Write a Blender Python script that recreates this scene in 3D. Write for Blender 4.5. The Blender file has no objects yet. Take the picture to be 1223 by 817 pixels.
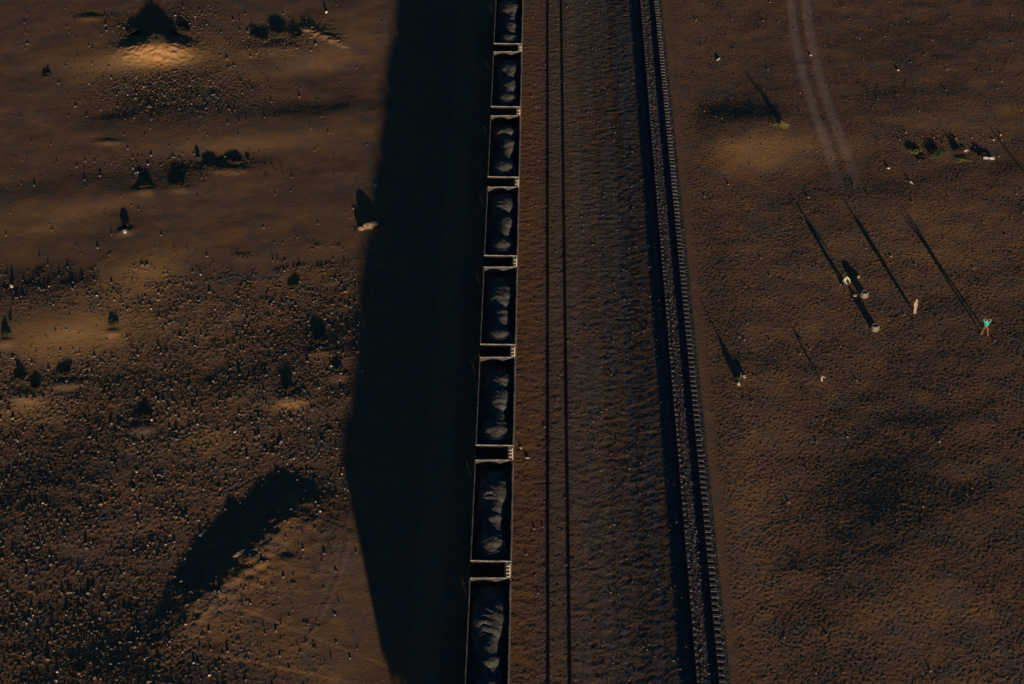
import bpy, bmesh, math, random
import numpy as np
from mathutils import Vector, Matrix

random.seed(7)
RNG = np.random.default_rng(11)
SC = bpy.context.scene
COL = SC.collection

# ---------------------------------------------------------------- camera
F_PX, PITCH, YAW = 2300.0, math.radians(37.4), math.radians(0.82)
CAM_Z = 107.6
CAM_X = -1.18
cd = bpy.data.cameras.new('camera')
cam = bpy.data.objects.new('camera', cd); COL.objects.link(cam)
cd.sensor_width = 36.0; cd.lens = 36.0 * F_PX / 1223.0
cd.clip_start = 1.0; cd.clip_end = 12000
cam.location = (CAM_X, 0, CAM_Z)
cam.rotation_euler = (math.pi / 2 - PITCH, 0, YAW)
SC.camera = cam
CR = cam.rotation_euler.to_matrix()

def spot(px, py, z=0.0):
    """ground point that a position in the photograph looks at"""
    d = CR @ Vector(((px - 611.5) / F_PX, -(py - 408.5) / F_PX, -1.0))
    t = (z - CAM_Z) / d.z
    return d.x * t + CAM_X, d.y * t

# ---------------------------------------------------------------- light
SUN_EL = math.radians(4.5)
SUN_DIR = Vector((0.217, -0.976, 0)).normalized()      # horizontal direction towards the sun
w = bpy.data.worlds.new('World'); SC.world = w; w.use_nodes = True
nt = w.node_tree
sky = nt.nodes.new('ShaderNodeTexSky'); sky.sky_type = 'NISHITA'; sky.sun_disc = False
sky.sun_elevation = SUN_EL
sky.sun_rotation = math.atan2(SUN_DIR.x, SUN_DIR.y)
sky.ozone_density = 5.0; sky.dust_density = 0.4; sky.air_density = 1.2
bg = nt.nodes['Background']; bg.inputs['Strength'].default_value = 0.05
nt.links.new(sky.outputs[0], bg.inputs[0])
sl = bpy.data.lights.new('sun', 'SUN'); sl.energy = 5.0; sl.angle = math.radians(0.55)
sl.color = (1.0, 0.77, 0.55)
sun = bpy.data.objects.new('sun', sl); COL.objects.link(sun)
to_sun = Vector((SUN_DIR.x * math.cos(SUN_EL), SUN_DIR.y * math.cos(SUN_EL), math.sin(SUN_EL)))
sun.rotation_euler = to_sun.to_track_quat('Z', 'Y').to_euler()
sun.location = (20, 0, 60)
SC.view_settings.view_transform = 'Standard'
SC.view_settings.look = 'None'; SC.view_settings.gamma = 1.0
SC.view_settings.exposure = 0.25
SC.view_settings.use_curve_mapping = False

# ---------------------------------------------------------------- helpers
def tag(o, label=None, cat=None, group=None, kind=None):
    if label: o['label'] = label
    if cat: o['category'] = cat
    if group: o['group'] = group
    if kind: o['kind'] = kind
    return o

def link(name, me, mat=None, parent=None):
    o = bpy.data.objects.new(name, me); COL.objects.link(o)
    if mat: me.materials.append(mat)
    if parent: o.parent = parent
    return o

def empty(name, loc, rz=0.0):
    o = bpy.data.objects.new(name, None); COL.objects.link(o)
    o.location = loc; o.rotation_euler = (0, 0, rz); o.empty_display_size = 0.3
    return o

def copy_tree(o, parent=None):
    c = o.copy(); COL.objects.link(c)
    if parent: c.parent = parent
    for ch in list(o.children): copy_tree(ch, c)
    return c

class MB:
    def __init__(s): s.v = []; s.f = []
    def box(s, c, size, rot=None):
        n = len(s.v)
        for dz in (-.5, .5):
            for dy in (-.5, .5):
                for dx in (-.5, .5):
                    p = Vector((dx * size[0], dy * size[1], dz * size[2]))
                    if rot: p = rot @ p
                    s.v.append(tuple(p + Vector(c)))
        s.f += [tuple(n + i for i in q) for q in
                ((0, 2, 3, 1), (4, 5, 7, 6), (0, 1, 5, 4), (2, 6, 7, 3), (0, 4, 6, 2), (1, 3, 7, 5))]
    def tube(s, a, b, r0, r1=None, k=8, cap=True):
        r1 = r0 if r1 is None else r1
        a, b = Vector(a), Vector(b); d = (b - a).normalized()
        q = d.to_track_quat('Z', 'Y'); n = len(s.v)
        for p, r in ((a, r0), (b, r1)):
            for i in range(k):
                t = 2 * math.pi * i / k
                s.v.append(tuple(p + q @ Vector((r * math.cos(t), r * math.sin(t), 0))))
        for i in range(k):
            j = (i + 1) % k
            s.f.append((n + i, n + j, n + k + j, n + k + i))
        if cap:
            s.f.append(tuple(n + i for i in range(k - 1, -1, -1)))
            s.f.append(tuple(n + k + i for i in range(k)))
    def lathe(s, prof, k=24, axis='Z', c=(0, 0, 0), closed=False):
        n = len(s.v); m = len(prof)
        for i in range(k):
            t = 2 * math.pi * i / k
            for r, z in prof:
                x, y = r * math.cos(t), r * math.sin(t)
                p = (x, y, z) if axis == 'Z' else (z, x, y)
                s.v.append((p[0] + c[0], p[1] + c[1], p[2] + c[2]))
        for i in range(k):
            j = (i + 1) % k
            for a in range(m if closed else m - 1):
                b = (a + 1) % m
                s.f.append((n + i * m + a, n + j * m + a, n + j * m + b, n + i * m + b))
    def extrude_y(s, prof, y0, y1):
        n = len(s.v); m = len(prof)
        for y in (y0, y1):
            for x, z in prof: s.v.append((x, y, z))
        for i in range(m):
            j = (i + 1) % m
            s.f.append((n + i, n + j, n + m + j, n + m + i))
        s.f.append(tuple(n + i for i in range(m - 1, -1, -1)))
        s.f.append(tuple(n + m + i for i in range(m)))
    def build(s, name, mat, parent=None, bevel=0.0, smooth=False):
        me = bpy.data.meshes.new(name); me.from_pydata(s.v, [], s.f); me.update()
        bm = bmesh.new(); bm.from_mesh(me)
        if bevel:
            bmesh.ops.bevel(bm, geom=list(bm.edges), offset=bevel, segments=1, affect='EDGES', clamp_overlap=True)
        bmesh.ops.recalc_face_normals(bm, faces=list(bm.faces))
        bm.to_mesh(me); bm.free()
        if smooth: me.shade_smooth()
        return link(name, me, mat, parent)

def np_mesh(name, verts, faces, smooth=False):
    """verts (n,3), faces (m,k) arrays"""
    me = bpy.data.meshes.new(name)
    n, (m, k) = len(verts), faces.shape
    me.vertices.add(n); me.vertices.foreach_set('co', verts.astype(np.float32).ravel())
    me.loops.add(m * k); me.loops.foreach_set('vertex_index', faces.astype(np.int32).ravel())
    me.polygons.add(m)
    me.polygons.foreach_set('loop_start', np.arange(0, m * k, k, dtype=np.int32))
    me.polygons.foreach_set('use_smooth', np.full(m, smooth, dtype=bool))
    me.update(calc_edges=True)
    return me

# ---------------------------------------------------------------- materials
def mat(name, col, rough=0.8, noise=0.0, scale=5.0, col2=None, bump=0.0, bscale=20.0, metal=0.0, spec=0.3):
    m = bpy.data.materials.new(name); m.use_nodes = True
    t = m.node_tree; b = t.nodes['Principled BSDF']
    b.inputs['Roughness'].default_value = rough; b.inputs['Metallic'].default_value = metal
    b.inputs['Specular IOR Level'].default_value = spec
    tc = t.nodes.new('ShaderNodeTexCoord')
    n = t.nodes.new('ShaderNodeTexNoise'); n.inputs['Scale'].default_value = scale
    n.inputs['Detail'].default_value = 6
    t.links.new(tc.outputs['Object'], n.inputs['Vector'])
    mx = t.nodes.new('ShaderNodeMix'); mx.data_type = 'RGBA'
    c2 = col2 or tuple(c * (1 - noise) for c in col)
    mx.inputs[6].default_value = (*col, 1); mx.inputs[7].default_value = (*c2, 1)
    r = t.nodes.new('ShaderNodeMapRange')
    r.inputs[1].default_value = 0.4; r.inputs[2].default_value = 0.62
    t.links.new(n.outputs[0], r.inputs[0]); t.links.new(r.outputs[0], mx.inputs[0])
    t.links.new(mx.outputs[2], b.inputs['Base Color'])
    if bump:
        n2 = t.nodes.new('ShaderNodeTexNoise'); n2.inputs['Scale'].default_value = bscale
        n2.inputs['Detail'].default_value = 4
        t.links.new(tc.outputs['Object'], n2.inputs['Vector'])
        bp = t.nodes.new('ShaderNodeBump'); bp.inputs['Strength'].default_value = 1.0
        bp.inputs['Distance'].default_value = bump
        t.links.new(n2.outputs[0], bp.inputs['Height']); t.links.new(bp.outputs[0], b.inputs['Normal'])
    return m

M = dict(
    rim=mat('pale_painted_steel', (.30, .29, .28), .6, col2=(.14, .13, .125), scale=2.5),
    body=mat('dark_painted_steel', (.035, .04, .045), .6, col2=(.07, .045, .03), scale=1.6, bump=.01, bscale=8),
    inner=mat('coal_stained_steel', (.05, .05, .055), .7, col2=(.02, .02, .02), scale=3),
    ladder=mat('white_painted_steel', (.45, .41, .36), .5, col2=(.28, .24, .2), scale=6),
    wheel=mat('wheel_steel', (.09, .075, .065), .5, .5, metal=.5),
    coal=mat('coal', (.125, .122, .108), .85, col2=(.075, .073, .066), scale=2.2, bump=.02, bscale=9),
    rail=mat('rusty_rail_steel', (.07, .045, .035), .55, .4, metal=.3),
    concrete=mat('weathered_concrete', (.24, .23, .22), .9, col2=(.12, .11, .105), scale=1.3, bump=.01),
    timber=mat('old_timber', (.09, .07, .055), .95, .4, scale=4, bump=.01),
    tyre=mat('dusty_tyre_rubber', (.26, .24, .21), .9, col2=(.14, .13, .12), scale=6),
    stone=mat('pale_stone', (.23, .18, .14), .9, col2=(.11, .085, .07), scale=1.7),
    rock=mat('sandy_rock', (.25, .17, .11), .9, col2=(.13, .09, .06), scale=2, bump=.04, bscale=6),
    chalk=mat('white_stone', (.62, .56, .5), .9, col2=(.3, .26, .22), scale=1.1),
    litter=mat('white_plastic', (.6, .6, .6), .5, .1),
    stem=mat('dry_stem', (.13, .095, .06), .95, .4),
    leafdark=mat('dull_green_leaf', (.045, .05, .03), .9, col2=(.07, .055, .035), scale=3),
    leafyellow=mat('yellow_green_leaf', (.24, .23, .07), .9, col2=(.12, .13, .05), scale=4),
    leafgreen=mat('green_leaf', (.05, .09, .05), .9, col2=(.06, .07, .03), scale=4),
    straw=mat('dry_straw', (.3, .21, .11), .95, col2=(.1, .08, .05), scale=.8),
    skin=mat('skin', (.42, .25, .17), .6, .1), hair=mat('black_hair', (.012, .011, .01), .7, .1),
    teal=mat('teal_cloth', (.03, .38, .34), .8, col2=(.02, .24, .22), scale=6, bump=.01),
    palegreen=mat('pale_green_cloth', (.5, .62, .45), .8, .25, bump=.01),
    cream=mat('cream_cloth', (.40, .31, .24), .85, .2, bump=.01),
    darkcloth=mat('dark_cloth', (.03, .03, .035), .9, .3, bump=.01),
    rust=mat('red_brown_cloth', (.2, .07, .045), .9, .3, bump=.01),
    shoe=mat('pale_shoe', (.6, .55, .48), .7, .2), black=mat('black_plastic', (.02, .02, .02), .4, .1),
)

def ground_material(name, ballast=False):
    m = bpy.data.materials.new(name); m.use_nodes = True
    t = m.node_tree; N = t.nodes; L = t.links; b = N['Principled BSDF']
    b.inputs['Roughness'].default_value = 0.95; b.inputs['Specular IOR Level'].default_value = 0.1
    tc = N.new('ShaderNodeTexCoord')
    def noise(scale, detail=6, dist=0.0, rough=.55):
        n = N.new('ShaderNodeTexNoise'); n.inputs['Scale'].default_value = scale
        n.inputs['Detail'].default_value = detail; n.inputs['Distortion'].default_value = dist
        n.inputs['Roughness'].default_value = rough
        L.new(tc.outputs['Object'], n.inputs['Vector']); return n.outputs[0]
    def rng(x, a, c):
        r = N.new('ShaderNodeMapRange'); r.inputs[1].default_value = a; r.inputs[2].default_value = c
        L.new(x, r.inputs[0]); return r.outputs[0]
    def mix(fac, a, c):
        x = N.new('ShaderNodeMix'); x.data_type = 'RGBA'
        for i, v in ((6, a), (7, c)):
            if isinstance(v, tuple): x.inputs[i].default_value = (*v, 1)
            else: L.new(v, x.inputs[i])
        if isinstance(fac, float): x.inputs[0].default_value = fac
        else: L.new(fac, x.inputs[0])
        return x.outputs[2]
    def attr(nm):
        a = N.new('ShaderNodeAttribute'); a.attribute_name = nm; return a.outputs['Fac']
    def mul(a, c):
        x = N.new('ShaderNodeMath'); x.operation = 'MULTIPLY'
        for i, v in enumerate((a, c)):
            if isinstance(v, float): x.inputs[i].default_value = v
            else: L.new(v, x.inputs[i])
        return x.outputs[0]
    if ballast:
        c = mix(rng(noise(1.2), .4, .6), (.12, .11, .105), (.085, .07, .058))
        c = mix(rng(noise(9, 3), .5, .7), c, (.22, .2, .19))
    else:
        mp = N.new('ShaderNodeMapping'); mp.inputs['Scale'].default_value = (1.3, .035, 1)
        L.new(tc.outputs['Object'], mp.inputs[0])
        sn = N.new('ShaderNodeTexNoise'); sn.inputs['Scale'].default_value = 1.0; sn.inputs['Detail'].default_value = 5
        L.new(mp.outputs[0], sn.inputs['Vector'])
        c = mix(rng(noise(.09), .38, .62), (.31, .165, .082), (.24, .142, .08))       # red brown / dun
        c = mix(rng(noise(.35, 5, .4), .45, .65), c, (.2, .145, .105))
        c = mix(mul(rng(noise(.55, 6), .5, .66), .7), c, (.37, .2, .08))               # ochre sand
        c = mix(mul(rng(noise(2.2, 5), .55, .72), .55), c, (.13, .1, .085))              # fine dark grit
        c = mix(mul(attr('rut'), .6), c, (.42, .32, .24))                                # compacted pale dust
        c = mix(mul(attr('grit'), mul(rng(noise(.5, 5), .3, .7), .85)), c, (.13, .095, .075))   # gravel and coal dust by the tracks
        c = mix(mul(attr('grit'), mul(rng(sn.outputs[0], .44, .56), .85)), c, (.2, .16, .135))
        c = mix(mul(attr('rust'), mul(rng(noise(.6, 5), .35, .65), .5)), c, (.27, .12, .06))
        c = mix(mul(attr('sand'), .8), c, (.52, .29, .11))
        c = mix(mul(attr('rubble'), mul(rng(noise(1.1, 5), .5, .6), .45)), c, (.14, .11, .065))
        c = mix(mul(attr('rubble'), mul(rng(noise(.8, 6), .52, .64), .6)), c, (.42, .24, .11))
        c = mix(mul(rng(noise(14, 2), .66, .74), .5), c, (.5, .42, .36))                 # pale grains
    L.new(c, b.inputs['Base Color'])
    bp = N.new('ShaderNodeBump'); bp.inputs['Strength'].default_value = 1.0
    bp.inputs['Distance'].default_value = 0.05 if ballast else 0.022
    L.new(noise(7, 4), bp.inputs['Height']); L.new(bp.outputs[0], b.inputs['Normal'])
    return m
M['ground'] = ground_material('desert_soil'); M['ballast'] = ground_material('ballast_gravel', True)

# ---------------------------------------------------------------- terrain
TR1 = (-5.23, -3.58)                # rail positions of the train's track
TR2 = (0.20, 1.85)
def tr3(y):                          # right rail of the eastern track bends a little towards the viewer
    t = np.clip((158.0 - np.asarray(y, float)) / 60.0, 0, 1.6)
    return 12.82 + 0.02 * t * t * (3 - 2 * np.clip(t, 0, 1)) * np.where(t > 1, 1 / np.maximum(t, 1), 1)
GAUGE = 1.65

def sstep(a, b, x):
    t = np.clip((x - a) / (b - a), 0, 1); return t * t * (3 - 2 * t)

FX = np.arange(-73.0, 61.0, 0.125); FY = np.arange(88.0, 212.0, 0.14)
NX, NY = len(FX), len(FY)

def spec_noise(lo, hi, seed, aniso=1.0):
    """band-passed noise over the fine grid; lo, hi = wavelengths in metres"""
    r = np.random.default_rng(seed)
    n = r.standard_normal((NY, NX))
    kx = np.fft.fftfreq(NX, .125)[None, :]; ky = np.fft.fftfreq(NY, .14)[:, None] * aniso
    k = np.sqrt(kx * kx + ky * ky) + 1e-9
    band = np.exp(-(k * lo) ** 2 * .5) * (1 - np.exp(-(k * hi) ** 2 * .5))
    z = np.fft.ifft2(np.fft.fft2(n) * band).real
    return z / z.std()

GX, GY = np.meshgrid(FX, FY)
A3 = tr3(GY)                                   # right rail of the eastern track
SX = GX - A3 + 12.82                           # x measured along that track's curve

def section(x):
    xs = [-9e3, -10.6, -8.2, -7.0, 3.5, 5.2, 7.2, 9.4, 10.1, 10.6, 14.0, 9e3]
    zs = [-1.9, -1.9, -1.05, -1.0, -1.0, -.90, -.66, -.24, -.12, .0, 0.0, 0.0]
    return np.interp(x, xs, zs)
Z = section(SX)

# rough / smooth regions ------------------------------------------------------
def blob(px, py, sx, sy, rot=0.0):
    cx, cy = spot(px, py, -1.5)
    dx, dy = GX - cx, GY - cy
    c, s = math.cos(rot), math.sin(rot)
    u, v = dx * c + dy * s, -dx * s + dy * c
    return u, v, np.exp(-.5 * ((u / sx) ** 2 + (v / sy) ** 2))
lowx, _ = 0, 0
field = sstep(-14.5, -19.0, GX) * sstep(158.0, 150.0, GY + 2.2 * spec_noise(3, 12, 3) - .10 * (GX + 30))
patch1 = blob(190, 95, 5.5, 4.5)[2] + blob(330, 45, 4, 3)[2] * .8 + blob(200, 195, 8, 2)[2] * .45 + blob(250, 110, 5, 4)[2] * .5 + blob(225, 22, 3, 3)[2] * .9 + blob(150, 32, 2.2, 2)[2] * .6 + blob(1130, 182, 5.5, 1.3)[2] * .5
field *= 1 - .85 * np.clip(blob(40, 390, 8, 2.6)[2] * 1.3, 0, 1)
rough = np.clip(field * (0.5 + .5 * sstep(-1, .5, spec_noise(3, 9, 5))) + patch1, 0, 1) * (1 - .9 * np.clip(1.3 * blob(180, 64, 4.2, 1.9)[2], 0, 1))
corner = blob(380, 720, 5.5, 11)[2]
rough = np.clip(rough * (1 - .7 * corner * (1 + .35 * spec_noise(1.5, 5, 8))), 0, 1)
right_g = sstep(14.0, 15.0, GX)
rightrough = right_g * (.55 + .45 * sstep(185, 150, GY + 5 * spec_noise(8, 20, 6) * .5))
mid = sstep(-9, -6, SX) * sstep(12, 9, SX)

# undulation -----------------------------------------------------------------
away = sstep(-8.5, -16.0, GX) + sstep(14.5, 19.0, GX)
Z += away * (spec_noise(3.0, 9.0, 21) * .0028 + spec_noise(7.0, 22.0, 22) * .011)
Z += mid * spec_noise(1.5, 6, 23, .6) * .005
Z += spec_noise(.8, 2.6, 24) * .0012 * (1 - .5 * mid)
sx_, sy_ = SUN_DIR.x, SUN_DIR.y
def lean(px, py, sx, sy, slope, rot=0.0):
    """a slope of the ground: >0 tilts towards the sun"""
    global Z
    cx, cy = spot(px, py, -1.2)
    u, v, g = blob(px, py, sx, sy, rot)
    t = -((GX - cx) * sx_ + (GY - cy) * sy_)
    gu = np.exp(-.5 * (u / sx) ** 2)
    Z += slope * sy * 1.1 * np.tanh(t / (sy * 1.1)) * np.exp(-.5 * (v / (sy * 3.6)) ** 2) * gu * away
for a in [(160, 68, 5.0, 2.6, .075), (165, 322, 3.2, 3.0, .09), (900, 195, 5.5, 3.2, .075), (1160, 165, 4, 3, .03),
          (60, 400, 4.5, 2.5, .05), (390, 60, 4, 3, .05), (320, 165, 5, 1.8, .045), (375, 68, 3, 1.5, .06),
          (150, 385, 5, 3, .035), (880, 560, 3, 9, .02), (1120, 290, 8, 5, .02), (130, 240, 4, 1.4, .05),
          (30, 480, 3, 2, .05), (430, 480, 1.5, 1.5, .06), (400, 740, 3, 8, .02), (1090, 740, 3, 3, .03),
          (1062, 612, 4.6, 4.8, -.055), (1050, 520, 4, 5, -.03), (872, 146, 4.0, 3.6, -.05), (905, 150, 2.0, 1.6, -.03), (960, 440, 3, 3, -.02),
          (60, 215, 7, 1.6, -.05), (190, 212, 4, 1.3, -.045), (265, 190, 3.5, 1.0, -.08), (300, 130, 8, 2.2, -.03),
          (60, 330, 6, 2.5, -.04), (80, 750, 8, 6, -.035), (30, 590, 5, 6, -.03), (1080, 60, 7, 4, -.025),
          (1060, 130, 5, 2.5, -.03), (400, 120, 5, 2, -.03), (160, 130, 5, 2.2, -.045), (1100, 225, 7, 2.5, -.025),
          (380, 390, 3.5, 2, -.05), (300, 440, 3, 2.5, -.03), (190, 790, 6, 4, -.04), (1180, 700, 7, 4, -.02)]:
    lean(*a)
MN1, MN2, MN3 = spec_noise(.9, 3, 61), spec_noise(.9, 3, 62), spec_noise(.4, 1.5, 63)
def mound(px, py, h, r, ry=None, rot=0.0):
    global Z
    u, v, g = blob(px, py, r, ry or r, rot)
    e = np.exp(-(((u + MN1 * r * .05) / r) ** 2 + ((v + MN2 * r * .05) / (ry or r)) ** 2) ** 1.1 * .5)
    Z += h * e * (1 + .0 * MN3)
MOUNDS = [(188, 57, .85, 2.5, 1.6), (346, 474, .5, .85, .8), (172, 226, .30, .75, .6), (214, 224, .22, .9, .5),
          (150, 274, .26, .55, .5), (134, 391, .22, .5, .45), (77, 452, .26, .9, .5), (28, 468, .25, .8, .6),
          (270, 200, .2, 1.5, .5), (404, 446, .24, .55, .5), (6, 405, .22, .5, .5), (170, 505, .28, .8, .6),
          (385, 418, .2, .9, .5), (325, 55, .25, 2.2, 1.0), (106, 18, .25, 1.2, .6), (128, 166, .16, 1.0, .4)]
for k_, a in enumerate(MOUNDS): mound(a[0], a[1], a[2] * (1 if k_ == 0 else .42), a[3], a[4])
# the bank whose far side drops into a shaded hollow, lower left
pts = [spot(392, 570, -1.9), spot(352, 612, -1.9), spot(308, 665, -1.9), spot(252, 715, -1.9), spot(212, 775, -1.9), spot(190, 830, -1.9)]
best = np.full(GX.shape, 1e9); side = np.zeros(GX.shape); along = np.zeros(GX.shape)
wig = spec_noise(1.5, 5, 31) * .35
for i in range(len(pts) - 1):
    (ax, ay), (bx, by) = pts[i], pts[i + 1]
    dx, dy = bx - ax, by - ay; L2 = dx * dx + dy * dy
    t = np.clip(((GX - ax) * dx + (GY - ay) * dy) / L2, 0, 1)
    qx, qy = GX - ax - t * dx, GY - ay - t * dy
    dd = np.hypot(qx, qy); cr = qx * dy - qy * dx
    nb = dd < best
    best = np.where(nb, dd, best); side = np.where(nb, -np.sign(cr), side); along = np.where(nb, i + t, along)
sd = best * side + wig * np.exp(-best / 1.5)                           # >0 on the right of the bank's crest
taper = sstep(0.0, 1.6, along) * sstep(4.6, 2.6, along)
Z += taper * .62 * (1 + .025 * spec_noise(2, 7, 33)) * np.where(sd > 0, np.exp(-sd / 5.5), sstep(-4.2, 0.4, sd))
# ridge line upper left
(ax, ay), (bx, by) = spot(362, 36, -1.9), spot(418, 58, -1.9)
t = np.clip(((GX - ax) * (bx - ax) + (GY - ay) * (by - ay)) / ((bx - ax) ** 2 + (by - ay) ** 2), 0, 1)
dd = GY - (ay + t * (by - ay)) + spec_noise(1, 3, 32) * .12
inx = sstep(ax - 1, ax + .6, GX) * sstep(bx + .4, bx - 1.5, GX)
Z += .22 * inx * np.where(dd > 0, np.exp(-dd / 1.6), np.exp(dd / .35))

# wheel ruts -------------------------------------------------------------------
rut = np.zeros(GX.shape)
def ruts(path, gap, width, depth, tone=1.0):
    global rut, Z
    P = [spot(x, y, 0 if x > 800 else -1.9) for x, y in path]
    ys = np.array([p[1] for p in P]); xs = np.array([p[0] for p in P])
    o = np.argsort(ys); cx = np.interp(GY, ys[o], xs[o])
    k = 25; 
    fade = sstep(ys.min() - 1, ys.min() + 19, GY) * sstep(ys.max() + 3, ys.max(), GY)
    wob = spec_noise(2, 8, 41) * .05
    tot = np.zeros(GX.shape)
    for s in (-1, 1):
        g = np.exp(-((GX - cx - s * gap / 2 + wob * .4) / width) ** 4)
        tot = np.maximum(tot, g)
        Z -= fade * depth * g
    Z += fade * depth * 1.2 * np.exp(-((GX - cx + wob) / (gap * .22)) ** 2)
    rut = np.maximum(rut, tot * fade * tone)
def smooth_path(pts, n=40):
    ts = np.linspace(0, len(pts) - 1, n); a = np.array(pts, float)
    out = []
    for t in ts:
        i = min(int(t), len(pts) - 2); f = t - i
        p0, p1, p2, p3 = a[max(i - 1, 0)], a[i], a[i + 1], a[min(i + 2, len(pts) - 1)]
        out.append(.5 * ((2 * p1) + (-p0 + p2) * f + (2 * p0 - 5 * p1 + 4 * p2 - p3) * f * f + (-p0 + 3 * p1 - 3 * p2 + p3) * f ** 3))
    return [tuple(q) for q in out]
ruts(smooth_path([(949, -30), (954, 0), (960, 45), (971, 95), (985, 140), (1000, 180), (1012, 215), (1020, 245), (1026, 265)]), 1.8, .52, .012)
ruts(smooth_path([(412, 662), (400, 700), (378, 745), (350, 800), (335, 840)]), .7, .13, .011, .4)
ruts(smooth_path([(1240, 55), (1180, 62), (1120, 75), (1060, 95), (1020, 112)]), 1.6, .25, .0, .0)

# fine relief -------------------------------------------------------------------
pebble = np.maximum(spec_noise(.22, .6, 51), -.6) + .6
pebble2 = np.maximum(spec_noise(.16, .45, 52), 0)
clod = np.maximum(spec_noise(.35, 1.1, 53) - .4, 0)
inrut = 1 - .8 * rut
Z += inrut * pebble * (.0025 + .014 * rightrough * (.6 + .4 * sstep(-1, 1, spec_noise(5, 14, 54))) + .009 * rough + .0045 * mid)
Z += inrut * pebble2 * (.002 + .007 * mid + .008 * rightrough + .009 * rough)
Z += clod * (.034 * rough + .004 * rightrough)
grit = np.clip(mid * sstep(-1.6, .2, SX) * .8 + sstep(6, 9.5, SX) * sstep(11, 10, SX) * .5, 0, 1)
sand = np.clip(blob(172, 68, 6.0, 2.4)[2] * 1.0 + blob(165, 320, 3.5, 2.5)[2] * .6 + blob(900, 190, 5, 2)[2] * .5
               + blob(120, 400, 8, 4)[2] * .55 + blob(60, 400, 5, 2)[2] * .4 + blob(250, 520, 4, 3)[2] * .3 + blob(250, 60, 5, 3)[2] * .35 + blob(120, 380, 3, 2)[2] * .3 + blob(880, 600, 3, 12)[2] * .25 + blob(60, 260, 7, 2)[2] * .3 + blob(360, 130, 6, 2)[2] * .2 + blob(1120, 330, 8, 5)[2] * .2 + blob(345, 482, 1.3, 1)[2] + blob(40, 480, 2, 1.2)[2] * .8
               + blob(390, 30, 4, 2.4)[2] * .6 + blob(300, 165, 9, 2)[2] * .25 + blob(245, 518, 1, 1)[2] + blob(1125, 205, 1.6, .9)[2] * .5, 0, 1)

# level the ballast cribs: sleepers of the eastern track stand in coarse gravel
onbed3 = sstep(10.0, 10.5, SX) * sstep(13.8, 13.5, SX)
Z += onbed3 * (pebble2 * .02 + .07 * np.exp(-((SX - 12.0) / .66) ** 6) + .075 * sstep(11.15, 11.0, SX) * sstep(10.45, 10.65, SX) - .02)

# outer, coarse part of the same sheet
def outer(a, step0, sgn, far):
    out, s, p = [], step0, a
    while abs(p - a) < far:
        p += sgn * s; s *= 1.35; out.append(p)
    return out
XL = outer(FX[0], .5, -1, 6000)[::-1]; XR = outer(FX[-1], .5, 1, 6000)
YL = outer(FY[0], .5, -1, 6000)[::-1]; YR = outer(FY[-1], .5, 1, 6000)
AX = np.array(XL + list(FX) + XR); AY = np.array(YL + list(FY) + YR)
def pad(a): return np.pad(a, ((len(YL), len(YR)), (len(XL), len(XR))), mode='edge')
ZZ = pad(Z); WX, WY = np.meshgrid(AX, AY)
# outside the fine area fall back to the plain cross-section
ox = np.maximum(np.maximum(FX[0] - WX, WX - FX[-1]), np.maximum(FY[0] - WY, WY - FY[-1]))
fall = sstep(0, 12, ox)
ZZ = ZZ * (1 - fall) + section(WX - tr3(WY) + 12.82) * fall
verts = np.stack([WX, WY, ZZ], -1).reshape(-1, 3)
ny, nx = WX.shape
idx = np.arange(nx * ny).reshape(ny, nx)
quads = np.stack([idx[:-1, :-1], idx[:-1, 1:], idx[1:, 1:], idx[1:, :-1]], -1).reshape(-1, 4)
cxm = ((WX - tr3(WY) + 12.82)[:-1, :-1]).ravel()
isb = (cxm > 9.75) & (cxm < 13.72)
def terrain_obj(name, sel, m, attrs):
    q = quads[sel]; used = np.unique(q); remap = np.full(len(verts), -1); remap[used] = np.arange(len(used))
    me = np_mesh(name, verts[used], remap[q], True)
    for nm, arr in attrs.items():
        at = me.attributes.new(nm, 'FLOAT', 'POINT')
        at.data.foreach_set('value', arr.reshape(-1)[used].astype(np.float32))
    o = link(name, me, m); tag(o, kind='structure'); return o
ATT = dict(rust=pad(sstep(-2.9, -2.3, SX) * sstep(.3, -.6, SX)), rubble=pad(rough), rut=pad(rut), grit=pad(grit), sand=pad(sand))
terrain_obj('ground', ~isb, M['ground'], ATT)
terrain_obj('ballast_bed', isb, M['ballast'], {})

def gz(x, y):
    x = np.asarray(x, float); y = np.asarray(y, float)
    fx = np.clip((x - FX[0]) / .125, 0, NX - 1.001); fy = np.clip((y - FY[0]) / .14, 0, NY - 1.001)
    i, j = fx.astype(int), fy.astype(int); u, v = fx - i, fy - j
    return Z[j, i] * (1 - u) * (1 - v) + Z[j, i + 1] * u * (1 - v) + Z[j + 1, i] * (1 - u) * v + Z[j + 1, i + 1] * u * v
def place(px, py):
    z = -1.0
    for _ in range(4):
        x, y = spot(px, py, z); z = float(gz(x, y))
    return Vector((x, y, z))

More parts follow.
